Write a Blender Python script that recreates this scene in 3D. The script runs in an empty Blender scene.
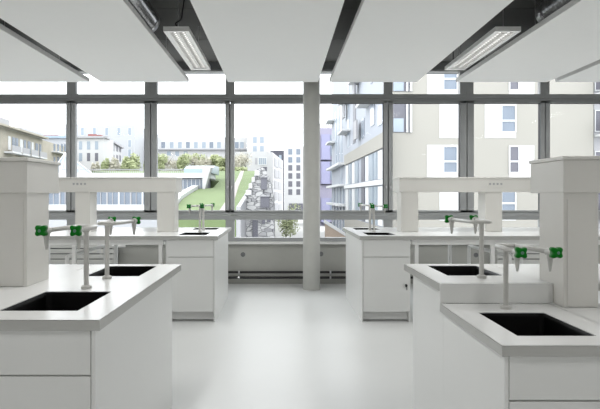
import bpy, bmesh, math, random
from mathutils import Vector, Matrix
random.seed(7)
C = bpy.context.scene
COL = C.collection
PI = math.pi
F = 560.0            # focal length in pixels of the 600 px wide frame
EYE = 1.33

# ------------------------------------------------------------------ camera
cam_d = bpy.data.cameras.new('camera')
cam = bpy.data.objects.new('camera', cam_d)
COL.objects.link(cam)
cam.location = (0, 0, EYE)
cam.rotation_euler = (PI / 2, 0, 0)
cam_d.sensor_width = 36.0
cam_d.lens = F * 36.0 / 600.0
cam_d.shift_x = 19.0 / 600.0
cam_d.shift_y = -8.5 / 600.0
cam_d.clip_end = 1000
C.camera = cam

# ------------------------------------------------------------------ world
w = bpy.data.worlds.new('overcast')
C.world = w
w.use_nodes = True
nt = w.node_tree
bg = nt.nodes['Background']
tc = nt.nodes.new('ShaderNodeTexCoord')
sx = nt.nodes.new('ShaderNodeSeparateXYZ')
rp = nt.nodes.new('ShaderNodeValToRGB')
rp.color_ramp.elements[0].position = 0.0
rp.color_ramp.elements[0].color = (0.93, 0.965, 1.0, 1)
rp.color_ramp.elements[1].position = 0.8
rp.color_ramp.elements[1].color = (0.98, 0.99, 1.0, 1)
nt.links.new(tc.outputs['Generated'], sx.inputs[0])
nt.links.new(sx.outputs['Z'], rp.inputs[0])
nt.links.new(rp.outputs[0], bg.inputs['Color'])
bg.inputs['Strength'].default_value = 1.92

# daylight portal in the window opening (only guides sampling of the sky)
pd = bpy.data.lights.new('window_portal', 'AREA')
pd.shape = 'RECTANGLE'
pd.size = 13.4
pd.size_y = 2.6
pd.cycles.is_portal = True
po = bpy.data.objects.new('window_portal', pd)
po.location = (0.75, 8.72, 1.94)
po.rotation_euler = (-PI / 2, 0, 0)
COL.objects.link(po)

def area(name, loc, sx_, sy_, power, rot=(0, 0, 0), color=(1, 0.995, 0.975)):
    d = bpy.data.lights.new(name, 'AREA')
    d.shape = 'RECTANGLE'
    d.size = sx_
    d.size_y = sy_
    d.energy = power
    d.color = color
    o = bpy.data.objects.new(name, d)
    o.location = loc
    o.rotation_euler = rot
    COL.objects.link(o)
    return o
# unseen fill lights added to brighten the room, plus the two modelled ceiling lamps
ROOM_FILL = 9.5
FRONT_LAMP_FILL = 11.5
for lx in (-3.9, -0.985, 2.13, 5.2):
    for ly in (-3.2, 0.0, 3.0):
        area('ceiling_lamp_light', (lx, ly, 2.86), 0.22, 1.5, ROOM_FILL if ly < 3 else FRONT_LAMP_FILL)
    area('ceiling_lamp_light', (lx, 6.06, 2.87), 0.20, 1.4, FRONT_LAMP_FILL)

C.view_settings.view_transform = 'Standard'
C.view_settings.look = 'None'
C.view_settings.gamma = 1
C.view_settings.use_curve_mapping = False
C.view_settings.exposure = 1.02
C.cycles.max_bounces = 10
C.cycles.diffuse_bounces = 7
C.cycles.transparent_max_bounces = 16
C.cycles.caustics_reflective = False
C.cycles.caustics_refractive = False
C.cycles.sample_clamp_indirect = 8

# ------------------------------------------------------------------ materials
def mat(name, col, rough=0.5, metal=0.0, noise=0.0, scale=6.0, bump=0.0, spec=0.5, stretch=None, bscale=None):
    col = tuple(c * 1.0 for c in col)
    m = bpy.data.materials.new(name)
    m.use_nodes = True
    n = m.node_tree
    b = n.nodes['Principled BSDF']
    b.inputs['Roughness'].default_value = rough
    b.inputs['Metallic'].default_value = metal
    b.inputs['Specular IOR Level'].default_value = spec
    tcn = n.nodes.new('ShaderNodeTexCoord')
    mp = n.nodes.new('ShaderNodeMapping')
    n.links.new(tcn.outputs['Object'], mp.inputs[0])
    if stretch:
        mp.inputs['Scale'].default_value = stretch
    nz = n.nodes.new('ShaderNodeTexNoise')
    nz.inputs['Scale'].default_value = scale
    nz.inputs['Detail'].default_value = 6
    n.links.new(mp.outputs[0], nz.inputs['Vector'])
    mx = n.nodes.new('ShaderNodeMix')
    mx.data_type = 'RGBA'
    lo = tuple(max(0, c * (1 - noise)) for c in col)
    hi = tuple(min(1, c * (1 + noise)) for c in col)
    mx.inputs[6].default_value = (*lo, 1)
    mx.inputs[7].default_value = (*hi, 1)
    n.links.new(nz.outputs['Fac'], mx.inputs[0])
    n.links.new(mx.outputs[2], b.inputs['Base Color'])
    if bump:
        nb = n.nodes.new('ShaderNodeTexNoise')
        nb.inputs['Scale'].default_value = bscale or scale * 8
        nb.inputs['Detail'].default_value = 4
        n.links.new(mp.outputs[0], nb.inputs['Vector'])
        bp = n.nodes.new('ShaderNodeBump')
        bp.inputs['Strength'].default_value = bump
        bp.inputs['Distance'].default_value = 0.01
        n.links.new(nb.outputs['Fac'], bp.inputs['Height'])
        n.links.new(bp.outputs[0], b.inputs['Normal'])
    return m

M = {}
M['cab'] = mat('cabinet_laminate', (0.70, 0.705, 0.695), 0.35, noise=0.01, bump=0.02)
M['cabgap'] = mat('cabinet_carcass', (0.50, 0.50, 0.49), 0.6, noise=0.02)
M['top'] = mat('worktop_ceramic', (0.72, 0.725, 0.715), 0.26, noise=0.02, scale=20, bump=0.02)
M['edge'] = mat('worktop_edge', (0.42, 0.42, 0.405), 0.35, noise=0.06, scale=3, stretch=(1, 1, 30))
M['pylon'] = mat('service_spine_enamel', (0.64, 0.63, 0.60), 0.45, noise=0.02)
M['sink'] = mat('black_epoxy', (0.0015, 0.0015, 0.0015), 0.35, noise=0.1, spec=0.06)
M['tap'] = mat('tap_grey_coating', (0.5, 0.495, 0.475), 0.3, noise=0.02)
M['green'] = mat('green_knob', (0.0, 0.15, 0.008), 0.4, noise=0.1, scale=30, spec=0.15)
M['capblue'] = mat('knob_cap_grey_blue', (0.10, 0.20, 0.16), 0.4)
M['floor'] = mat('floor_resin', (0.625, 0.635, 0.63), 0.38, noise=0.025, scale=2.2, bump=0.03, bscale=60)
M['wall'] = mat('wall_paint', (0.80, 0.80, 0.78), 0.7, noise=0.015, bump=0.05)
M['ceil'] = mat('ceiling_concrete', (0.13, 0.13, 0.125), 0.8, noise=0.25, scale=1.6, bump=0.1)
M['conc'] = mat('concrete', (0.40, 0.40, 0.375), 0.7, noise=0.16, scale=2.5, bump=0.1)
M['conc_col'] = mat('column_concrete', (0.47, 0.47, 0.445), 0.6, noise=0.12, scale=5, bump=0.12)
M['panel'] = mat('ceiling_panel_white', (0.86, 0.865, 0.86), 0.75, noise=0.012, scale=9)
M['panel_edge'] = mat('ceiling_panel_edge', (0.78, 0.78, 0.77), 0.6, noise=0.02)
M['frame'] = mat('window_frame_grey', (0.36, 0.37, 0.375), 0.4, noise=0.03)
M['gasket'] = mat('window_gasket', (0.03, 0.03, 0.035), 0.6)
M['steel'] = mat('brushed_steel', (0.62, 0.62, 0.63), 0.3, metal=1.0, noise=0.06, scale=12)
M['duct'] = mat('duct_foil', (0.5, 0.5, 0.51), 0.28, metal=1.0, noise=0.1, scale=14)
M['black'] = mat('black_rubber', (0.012, 0.012, 0.013), 0.45, noise=0.1)
M['white'] = mat('white_enamel', (0.78, 0.78, 0.77), 0.3, noise=0.01)
M['rad'] = mat('radiator_enamel', (0.62, 0.62, 0.60), 0.4, noise=0.01)
M['refl'] = mat('lamp_reflector', (0.9, 0.9, 0.88), 0.25, metal=0.6, noise=0.03, scale=30)
M['louvre'] = mat('lamp_louvre', (0.75, 0.75, 0.74), 0.3, metal=0.5, noise=0.05, scale=30)
M['soffit'] = mat('head_dark_grey', (0.16, 0.165, 0.17), 0.6, noise=0.08)

def emit_mat(name, col, s):
    m = bpy.data.materials.new(name)
    m.use_nodes = True
    b = m.node_tree.nodes['Principled BSDF']
    b.inputs['Base Color'].default_value = (0.8, 0.8, 0.8, 1)
    b.inputs['Emission Color'].default_value = (*col, 1)
    b.inputs['Emission Strength'].default_value = s
    return m
M['tube'] = emit_mat('fluorescent_tube', (1, 0.99, 0.96), 0.7)

def glass_mat(name, tint, refl):
    m = bpy.data.materials.new(name)
    m.use_nodes = True
    n = m.node_tree
    for x in list(n.nodes):
        if x.type != 'OUTPUT_MATERIAL':
            n.nodes.remove(x)
    out = [x for x in n.nodes if x.type == 'OUTPUT_MATERIAL'][0]
    tr = n.nodes.new('ShaderNodeBsdfTransparent')
    tr.inputs[0].default_value = (*tint, 1)
    gl = n.nodes.new('ShaderNodeBsdfGlossy')
    gl.inputs['Roughness'].default_value = 0.02
    lw = n.nodes.new('ShaderNodeFresnel')
    lw.inputs['IOR'].default_value = refl
    mx = n.nodes.new('ShaderNodeMixShader')
    n.links.new(lw.outputs[0], mx.inputs[0])
    n.links.new(tr.outputs[0], mx.inputs[1])
    n.links.new(gl.outputs[0], mx.inputs[2])
    n.links.new(mx.outputs[0], out.inputs[0])
    return m
M['glass'] = glass_mat('window_glass', (0.97, 0.985, 0.985), 1.12)

# exterior; darker colours lifted towards pale grey to stand in for haze
M['x_white'] = mat('render_white', (0.46, 0.46, 0.465), 0.8, noise=0.03, scale=0.4)
M['x_white2'] = mat('render_cool_white', (0.395, 0.405, 0.425), 0.8, noise=0.03, scale=0.4)
M['x_beige'] = mat('render_cream', (0.287, 0.278, 0.253), 0.85, noise=0.03, scale=0.5)
M['x_old'] = mat('weathered_stone_render', (0.33, 0.305, 0.255), 0.85, noise=0.28, scale=0.5)
M['x_lav'] = mat('lavender_cladding', (0.25, 0.25, 0.38), 0.6, noise=0.05, scale=0.4)
M['x_lilac'] = mat('lilac_cladding', (0.27, 0.255, 0.33), 0.6, noise=0.05, scale=0.4)
M['x_blue'] = mat('pale_blue_cladding', (0.29, 0.31, 0.355), 0.6, noise=0.05, scale=0.4)
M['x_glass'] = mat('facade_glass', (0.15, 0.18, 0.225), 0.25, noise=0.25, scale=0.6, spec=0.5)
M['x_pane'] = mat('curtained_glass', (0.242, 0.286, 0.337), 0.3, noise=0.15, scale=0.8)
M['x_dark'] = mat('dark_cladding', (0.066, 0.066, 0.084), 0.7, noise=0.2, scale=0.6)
M['x_recess'] = mat('window_in_shade', (0.110, 0.110, 0.132), 0.5, noise=0.2, scale=0.6)  # also paints the shade of flat loggias, wall recesses and the passage
M['x_frame'] = mat('white_facade_frame', (0.534, 0.542, 0.549), 0.6)
M['x_red'] = mat('red_terracotta', (0.264, 0.095, 0.088), 0.8, noise=0.2, scale=1)
M['x_grass'] = mat('grass_roof', (0.135, 0.18, 0.085), 0.95, noise=0.3, scale=0.35, bump=0.5, bscale=3)
M['x_leaf'] = mat('spring_leaves', (0.35, 0.385, 0.22), 0.8, noise=0.3, scale=0.7)
M['x_leaf2'] = mat('bare_twigs', (0.45, 0.43, 0.36), 0.9, noise=0.25, scale=0.7)
M['x_bark'] = mat('bark', (0.139, 0.117, 0.095), 0.9, noise=0.2)
M['x_ground'] = mat('pale_paving', (0.388, 0.388, 0.381), 0.85, noise=0.08, scale=0.2)
M['x_path'] = mat('gravel_path', (0.329, 0.300, 0.286), 0.9, noise=0.08, scale=0.6)
M['x_conc'] = mat('light_concrete', (0.329, 0.329, 0.344), 0.85, noise=0.06, scale=0.5)
M['x_peach'] = mat('timber_boards', (0.351, 0.286, 0.234), 0.8, noise=0.06, scale=0.5)
M['x_skyl'] = mat('rooflight_glass', (0.27, 0.34, 0.41), 0.3, noise=0.1, scale=0.4)

def stone_mat():
    m = bpy.data.materials.new('stone_cladding')
    m.use_nodes = True
    n = m.node_tree
    b = n.nodes['Principled BSDF']
    b.inputs['Roughness'].default_value = 0.9
    t = n.nodes.new('ShaderNodeTexCoord')
    mp = n.nodes.new('ShaderNodeMapping')
    mp.inputs['Scale'].default_value = (1.5, 1.5, 3.2)
    n.links.new(t.outputs['Object'], mp.inputs[0])
    v = n.nodes.new('ShaderNodeTexVoronoi')
    v.inputs['Scale'].default_value = 1.0
    v.distance = 'CHEBYCHEV'
    n.links.new(mp.outputs[0], v.inputs['Vector'])
    r = n.nodes.new('ShaderNodeValToRGB')
    r.color_ramp.elements[0].color = (0.24, 0.24, 0.25, 1)
    r.color_ramp.elements[0].position = 0.1
    r.color_ramp.elements[1].color = (0.44, 0.44, 0.44, 1)
    r.color_ramp.elements[1].position = 0.5
    sep = n.nodes.new('ShaderNodeSeparateColor')
    n.links.new(v.outputs['Color'], sep.inputs[0])
    n.links.new(sep.outputs[0], r.inputs[0])
    v2 = n.nodes.new('ShaderNodeTexVoronoi')
    v2.feature = 'DISTANCE_TO_EDGE'
    v2.inputs['Scale'].default_value = 1.0
    n.links.new(mp.outputs[0], v2.inputs['Vector'])
    r2 = n.nodes.new('ShaderNodeValToRGB')
    r2.color_ramp.elements[0].color = (0.25, 0.25, 0.27, 1)
    r2.color_ramp.elements[1].color = (1, 1, 1, 1)
    r2.color_ramp.elements[1].position = 0.09
    n.links.new(v2.outputs['Distance'], r2.inputs[0])
    mx = n.nodes.new('ShaderNodeMix')
    mx.data_type = 'RGBA'
    mx.blend_type = 'MULTIPLY'
    mx.inputs[0].default_value = 1
    n.links.new(r.outputs[0], mx.inputs[6])
    n.links.new(r2.outputs[0], mx.inputs[7])
    n.links.new(mx.outputs[2], b.inputs['Base Color'])
    return m
M['x_stone'] = stone_mat()

# ------------------------------------------------------------------ geometry helpers
def new_bm():
    return bmesh.new()

def box(bm, x0, x1, y0, y1, z0, z1, mi=0):
    x0, x1 = min(x0, x1), max(x0, x1)
    y0, y1 = min(y0, y1), max(y0, y1)
    z0, z1 = min(z0, z1), max(z0, z1)
    v = [bm.verts.new(p) for p in ((x0, y0, z0), (x1, y0, z0), (x1, y1, z0), (x0, y1, z0),
                                   (x0, y0, z1), (x1, y0, z1), (x1, y1, z1), (x0, y1, z1))]
    for f in ((0, 3, 2, 1), (4, 5, 6, 7), (0, 1, 5, 4), (1, 2, 6, 5), (2, 3, 7, 6), (3, 0, 4, 7)):
        fc = bm.faces.new([v[i] for i in f])
        fc.material_index = mi

def prism(bm, pts, axis, a0, a1, mi=0):
    """polygon pts (2-D) extruded along an axis"""
    def P(p, a):
        if axis == 'x': return (a, p[0], p[1])
        if axis == 'y': return (p[0], a, p[1])
        return (p[0], p[1], a)
    A = [bm.verts.new(P(p, a0)) for p in pts]
    B = [bm.verts.new(P(p, a1)) for p in pts]
    n = len(pts)
    fs = [bm.faces.new(A), bm.faces.new(B[::-1])]
    for i in range(n):
        fs.append(bm.faces.new([A[i], B[i], B[(i + 1) % n], A[(i + 1) % n]]))
    for f in fs:
        f.material_index = mi

def cyl(bm, p0, p1, r0, r1=None, seg=20, cap=True):
    r1 = r0 if r1 is None else r1
    p0, p1 = Vector(p0), Vector(p1)
    d = (p1 - p0).normalized()
    up = Vector((0, 0, 1)) if abs(d.z) < 0.9 else Vector((1, 0, 0))
    u = d.cross(up).normalized()
    v = d.cross(u).normalized()
    A, B = [], []
    for i in range(seg):
        a = 2 * PI * i / seg
        k = u * math.cos(a) + v * math.sin(a)
        A.append(bm.verts.new(p0 + k * r0))
        B.append(bm.verts.new(p1 + k * r1))
    for i in range(seg):
        f = bm.faces.new([A[i], A[(i + 1) % seg], B[(i + 1) % seg], B[i]])
        f.smooth = True
    if cap:      # caps keep their own vertices so the sides shade as a clean cylinder
        bm.faces.new([bm.verts.new(v_.co) for v_ in A[::-1]])
        bm.faces.new([bm.verts.new(v_.co) for v_ in B])

def tube(bm, pts, r, seg=12):
    """smooth tube through points"""
    pts = [Vector(p) for p in pts]
    rings = []
    prev_u = None
    for i, p in enumerate(pts):
        if i == 0: d = pts[1] - p
        elif i == len(pts) - 1: d = p - pts[i - 1]
        else: d = (pts[i + 1] - p).normalized() + (p - pts[i - 1]).normalized()
        d.normalize()
        if prev_u is None:
            up = Vector((0, 0, 1)) if abs(d.z) < 0.9 else Vector((1, 0, 0))
            u = d.cross(up).normalized()
        else:
            u = (prev_u - d * prev_u.dot(d)).normalized()
        prev_u = u
        v = d.cross(u)
        rr = r[i] if isinstance(r, (list, tuple)) else r
        rings.append([bm.verts.new(p + (u * math.cos(2 * PI * k / seg) + v * math.sin(2 * PI * k / seg)) * rr) for k in range(seg)])
    for a, b in zip(rings, rings[1:]):
        for k in range(seg):
            f = bm.faces.new([a[k], a[(k + 1) % seg], b[(k + 1) % seg], b[k]])
            f.smooth = True
    bm.faces.new(rings[0][::-1])
    bm.faces.new(rings[-1])

def rounded(points, rad, n=6):
    """fillet the corners of an open polyline"""
    pts = [Vector(p) for p in points]
    out = [pts[0]]
    for i in range(1, len(pts) - 1):
        a, b, c = pts[i - 1], pts[i], pts[i + 1]
        p = b + (a - b).normalized() * rad
        q = b + (c - b).normalized() * rad
        for k in range(n + 1):
            t = k / n
            out.append(p * (1 - t) ** 2 + b * 2 * t * (1 - t) + q * t * t)
    out.append(pts[-1])
    return out

def obj(name, bm, m, parent=None, bevel=0.0, loc=None):
    me = bpy.data.meshes.new(name)
    bmesh.ops.recalc_face_normals(bm, faces=bm.faces)
    if loc is not None:
        for v in bm.verts:
            v.co -= Vector(loc)
    bm.to_mesh(me)
    bm.free()
    for mm in (m if isinstance(m, (list, tuple)) else [m]):
        me.materials.append(mm)
    o = bpy.data.objects.new(name, me)
    COL.objects.link(o)
    if loc is not None:
        o.location = loc
    if parent:
        o.parent = parent
        o.matrix_parent_inverse = Matrix.Identity(4)
    if bevel:
        b = o.modifiers.new('bevel', 'BEVEL')
        b.width = bevel
        b.segments = 2
        b.limit_method = 'ANGLE'
    return o

def tag(o, label, cat, group=None, kind=None):
    o['label'] = label
    o['category'] = cat
    if group: o['group'] = group
    if kind: o['kind'] = kind
    return o

def thing(name, label, cat, loc=(0, 0, 0), group=None, kind=None):
    o = bpy.data.objects.new(name, None)
    o.empty_display_size = 0.1
    o.location = loc
    COL.objects.link(o)
    return tag(o, label, cat, group, kind)

def pbox(name, m, parent, x0, x1, y0, y1, z0, z1, bevel=0.0, origin=None):
    """box part; world coordinates minus the parent's location"""
    bm = new_bm()
    box(bm, x0, x1, y0, y1, z0, z1)
    L = parent.location if parent else Vector((0, 0, 0))
    for v in bm.verts:
        v.co -= L
    return obj(name, bm, m, parent, bevel)

def shift(bm, parent):
    for v in bm.verts:
        v.co -= parent.location
    return bm

def struct(name, bm, m, label, cat='structure'):
    o = obj(name, bm, m)
    o['kind'] = 'structure'
    o['label'] = label
    o['category'] = cat
    return o

def X(px, D): return (px - 281.0) / F * D
def Z(py, D): return EYE - (py - 196.0) / F * D

# ------------------------------------------------------------------ room shell
XL, XR, YB, YW = -5.94, 7.42, -4.5, 8.5
CEIL = 3.36
bm = new_bm(); box(bm, XL - .2, XR + .2, YB - .2, 8.9, -0.2, 0)
struct('floor', bm, M['floor'], 'seamless pale grey resin floor of the laboratory', 'floor')
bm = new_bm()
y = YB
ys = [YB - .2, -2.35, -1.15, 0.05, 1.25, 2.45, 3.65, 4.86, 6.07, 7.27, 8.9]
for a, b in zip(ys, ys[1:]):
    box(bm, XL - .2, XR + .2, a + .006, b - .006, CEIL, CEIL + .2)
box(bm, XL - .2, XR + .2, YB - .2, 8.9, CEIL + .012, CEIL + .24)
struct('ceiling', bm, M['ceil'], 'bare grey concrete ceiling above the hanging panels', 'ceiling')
bm = new_bm(); box(bm, XL - .2, XL, YB - .2, 8.9, 0, CEIL)
struct('wall_left', bm, M['wall'], 'white side wall left of the benches', 'wall')
bm = new_bm(); box(bm, XR, XR + .2, YB - .2, 8.9, 0, CEIL)
struct('wall_right', bm, M['wall'], 'white side wall right of the benches', 'wall')
bm = new_bm(); box(bm, XL, XR, YB - .2, YB, 0, CEIL)
struct('wall_rear', bm, M['wall'], 'white wall opposite the windows', 'wall')
# parapet of fair-faced concrete with tie holes
bm = new_bm(); box(bm, XL, XR, YW, YW + .3, 0, 0.60)
par = struct('wall_window', bm, M['conc'], 'low concrete parapet under the long window', 'wall')
for tx, tz in ((X(243, 8.5), Z(254.5, 8.5)), (X(321, 8.5), Z(254, 8.5)), (X(476, 8.5), Z(255, 8.5))):
    b2 = new_bm()
    ring = [(math.cos(a) , math.sin(a)) for a in [2 * PI * k / 20 for k in range(20)]]
    A = [b2.verts.new((tx + c * .036, YW - .001, tz + s * .036)) for c, s in ring]
    B = [b2.verts.new((tx + c * .030, YW - .004, tz + s * .030)) for c, s in ring]
    D_ = [b2.verts.new((tx + c * .022, YW - .0005, tz + s * .022)) for c, s in ring]
    for k in range(20):
        b2.faces.new([A[k], A[(k + 1) % 20], B[(k + 1) % 20], B[k]])
        b2.faces.new([B[k], B[(k + 1) % 20], D_[(k + 1) % 20], D_[k]])
    b2.faces.new(D_)
    t_ = obj('tie_hole', b2, M['soffit'], par)
bm = new_bm(); box(bm, XL, XR, YW - .06, YW + .3, 0.603, 0.64)
struct('trim_1', bm, M['white'], 'white window sill board along the parapet', 'sill')
bm = new_bm(); box(bm, XL, XR, YW - .02, YW + .3, Z(69.8, 8.5), CEIL)
struct('trim_2', bm, M['soffit'], 'dark grey head panel above the long window', 'trim')

# ------------------------------------------------------------------ windows, one per bay
zs0, zs1 = 0.64, 0.70               # bottom rail
zb0, zb1 = Z(219.7, 8.5), Z(210.3, 8.5)   # double horizontal rail
zt0, zt1 = Z(103.0, 8.5), Z(94.0, 8.5)    # transom
zh = Z(69.8, 8.5)
mull = [(-92 + 0, -83), (-13.5, -4.5), (66.6, 75.8), (144.6, 157.0), (225.6, 234.3), (305, 314), (383.7, 392.6), (460.0, 473.6), (540.3, 549.6), (620, 630), (697, 706)]
yf0, yf1 = YW + .0, YW + .09
wlab = 0
for i in range(len(mull) - 1):
    a = X(mull[i][1], 8.5); b = X(mull[i + 1][0], 8.5)
    am = X(mull[i][0], 8.5); bmx = X(mull[i + 1][1], 8.5)
    a_in = (X(mull[i][0], 8.5) + a) / 2
    b_in = (b + bmx) / 2
    if i == 0: a_in = XL
    if i == len(mull) - 2: b_in = XR
    wlab += 1
    t = thing('window_%d' % wlab, 'window bay of grey frame and clear glass, number %d counted from the left wall' % wlab, 'window', ((a + b) / 2, YW, 0.64), kind='structure')
    bm = new_bm()
    # rails
    low_left_open = (i % 2 == 0)
    box(bm, a_in, b_in, yf0, yf1, zs0, zs1)
    box(bm, a_in, b_in, yf0 - .01, yf1, zb0, (zb0 + zb1) / 2 - .004)
    box(bm, a_in, b_in, yf0, yf1, (zb0 + zb1) / 2 + .000, zb1 - .03)
    box(bm, a_in, b_in, yf0, yf1, (zt0 + zt1) / 2 + .004, zt1)
    box(bm, a_in, b_in, yf0, yf1, zt0 + .03, (zt0 + zt1) / 2)
    box(bm, a_in, b_in, yf0, yf1, zh - .025, zh)
    # stiles
    for s0, s1 in ((a_in, a), (b, b_in)):
        box(bm, s0, s1, yf0, yf1, zt1, zh - .025)
    if i % 2 == 1: box(bm, b, b_in, yf0, yf1, zs1, zb0)
    else: box(bm, a_in, a, yf0, yf1, zs1, zb0)
    g = .006
    box(bm, a_in + g, a - .012, yf0, yf1, zb1 - .03, zt0 + .03)
    box(bm, b + .012, b_in - g, yf0, yf1, zb1 - .03, zt0 + .03)
    box(bm, a_in, b_in, yf1 - .02, yf1, zb1 - .03, zb1)
    box(bm, a_in, a - .02, yf1 - .015, yf1 - .001, zb1, zt0)
    box(bm, b + .02, b_in, yf1 - .015, yf1 - .001, zb1, zt0)
    obj('frame', shift(bm, t), M['frame'], t, bevel=.003)
    # opening sash
    bm = new_bm()
    s0, s1, u0, u1 = a - .012, b + .012, zb1 - .028, zt0 + .028
    for q in ((a_in + .008, a, u0, u1), (b, b_in - .008, u0, u1)):
        box(bm, q[0], q[1], yf0 - .015, yf1 - .03, q[2], q[3])
    box(bm, a_in + .008, b_in - .008, yf0 - .015, yf1 - .03, u0, zb1)
    box(bm, a_in + .008, b_in - .008, yf0 - .015, yf1 - .03, zt0, u1)
    sash = obj('sash', shift(bm, t), M['frame'], t)
    bm = new_bm()
    box(bm, b - .007, b, yf0 - .002, yf0 + .06, zb1, zt0)
    box(bm, a, b, yf0 - .002, yf0 + .06, zt0 - .007, zt0)
    obj('gasket', shift(bm, t), M['gasket'], t)
    bm = new_bm()
    for z0_, z1_ in ((zs1, zb0), (zb1, zt0), (zt1, zh - .025)):
        aa, bb = (a, b) if z0_ != zs1 else ((a_in if i % 2 == 1 else a), (b_in if i % 2 == 0 else b))
        yg = YW + .05
        vs = [bm.verts.new(p) for p in ((aa, yg, z0_), (bb, yg, z0_), (bb, yg, z1_), (aa, yg, z1_))]
        bm.faces.new(vs)
    obj('pane', shift(bm, t), M['glass'], t)
    if i % 2 == 1 or True:
        hx = b + .045 if i % 2 == 1 else a - .045
        if i in (3, 4, 5, 6):
            hx = {3: X(228, 8.5), 4: X(232, 8.5), 5: X(385.8, 8.5), 6: X(390.2, 8.5)}[i]
        bm = new_bm()
        hz = Z(186.5, 8.5)
        cyl(bm, (hx, YW - .015, hz), (hx, YW - .05, hz), .012, seg=14)
        box(bm, hx - .008, hx + .008, YW - .06, YW - .045, hz - .03, hz + .012)
        obj('handle', shift(bm, t), M['steel'], t)

# ------------------------------------------------------------------ column
bm = new_bm()
cyl(bm, (.436, 8.0, 0), (.436, 8.0, CEIL), .121, seg=64)
tag(obj('round_column', bm, M['conc_col'], loc=(.436, 8.0, 0)), 'slender round bare concrete column standing in front of the window', 'column')

# ------------------------------------------------------------------ hanging ceiling panels
PZ = 2.885
pan = [(-3.82, -2.613), (-2.456, -1.255), (-.723, .505), (.662, 1.849), (2.387, 3.632), (3.74, 4.95)]
plab = ['white hanging ceiling panel cut off by the left edge of the picture',
        'white hanging ceiling panel left of the near-centre lamp and duct',
        'white hanging ceiling panel in the middle, directly above the aisle and left of the column',
        'white hanging ceiling panel between the narrow gap above the column and the right lamp',
        'white hanging ceiling panel directly right of the right lamp',
        'white hanging ceiling panel at the far right edge of the picture, only its corner in view']
for (a, b), l in zip(pan, plab):
    t = thing('ceiling_panel', l, 'ceiling panel', ((a + b) / 2, 5.6, PZ), 'white hanging ceiling panels')
    pbox('board', M['panel'], t, a + .002, b - .002, 3.9, 7.64, PZ, PZ + .049)
    bm = new_bm()
    box(bm, a, a + .002, 3.9, 7.64, PZ, PZ + .052); box(bm, b - .002, b, 3.9, 7.64, PZ, PZ + .052)
    box(bm, a + .002, b - .002, 7.64, 7.642, PZ, PZ + .052)
    obj('edge_strip', shift(bm, t), M['panel_edge'], t)
    for hx in (a + .2, b - .2):
        for hy in (4.3, 5.7, 7.1):
            bm = new_bm()
            cyl(bm, (hx, hy, PZ + .049), (hx, hy, CEIL), .0025, seg=6)
            obj('suspension_wire', shift(bm, t), M['steel'], t)

# ------------------------------------------------------------------ luminaires
def lamp(cx, label, y0=5.25, y1=6.88, z0=2.875):
    wd = .12
    t = thing('ceiling_lamp', label, 'ceiling lamp', (cx, (y0 + y1) / 2, z0), 'suspended louvred ceiling lamps')
    bm = new_bm()
    box(bm, cx - wd, cx + wd, y0, y1, z0 + .035, z0 + .045)
    box(bm, cx - wd, cx - wd + .045, y0, y1, z0, z0 + .035)
    box(bm, cx + wd - .03, cx + wd, y0, y1, z0, z0 + .035)
    box(bm, cx - wd + .0451, cx + wd - .0301, y0, y0 + .03, z0, z0 + .0349)
    box(bm, cx - wd + .0451, cx + wd - .0301, y1 - .09, y1, z0, z0 + .0349)
    obj('housing', shift(bm, t), M['white'], t)
    ox = cx + .0075
    bm = new_bm()
    for q in (-.0415, .0415):
        cyl(bm, (ox + q, y0 + .05, z0 + .022), (ox + q, y1 - .11, z0 + .022), .008, seg=12)
    obj('lamp_tube', shift(bm, t), M['tube'], t)
    bm = new_bm()
    box(bm, cx - wd + .045, cx + wd - .03, y0 + .03, y1 - .09, z0 + .031, z0 + .034)
    obj('reflector', shift(bm, t), M['refl'], t)
    bm = new_bm()
    for q in (-.0815, 0, .0815):
        box(bm, ox + q - .004, ox + q + .004, y0 + .031, y1 - .091, z0 + .001, z0 + .03)
    n = 26
    for k in range(n):
        yy = y0 + .05 + (y1 - y0 - .17) * k / (n - 1)
        box(bm, ox - .081, ox + .081, yy - .001, yy + .001, z0 + .003, z0 + .016)
    obj('louvre', shift(bm, t), M['louvre'], t)
    for hy in (y0 + .12, y1 - .2):
        bm = new_bm()
        cyl(bm, (cx, hy, z0 + .045), (cx, hy, CEIL), .002, seg=6)
        obj('suspension_wire', shift(bm, t), M['steel'], t)
    return t
lamp(-.984, 'long white louvred lamp hanging between two panels, left of the middle panel')
lamp(2.13, 'long white louvred lamp hanging between two panels, right of the middle, brighter louvre')
bm = new_bm()
tube(bm, rounded([(-.98, 5.29, 2.925), (-1.0, 5.29, 2.96), (-.93, 5.22, 2.975), (-.90, 5.2, 3.15), (-.9, 5.22, CEIL)], .02), .007, seg=8)
tag(obj('lamp_cable', bm, M['black']), 'black curling power cable rising from the left ceiling lamp', 'cable')
bm = new_bm()
tube(bm, [(2.06, 6.7, 2.925), (2.06, 6.7, 3.05), (2.06, 6.71, CEIL)], .007, seg=8)
tag(obj('lamp_cable', bm, M['black']), 'short black power cable rising behind the right ceiling lamp', 'cable')

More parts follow.
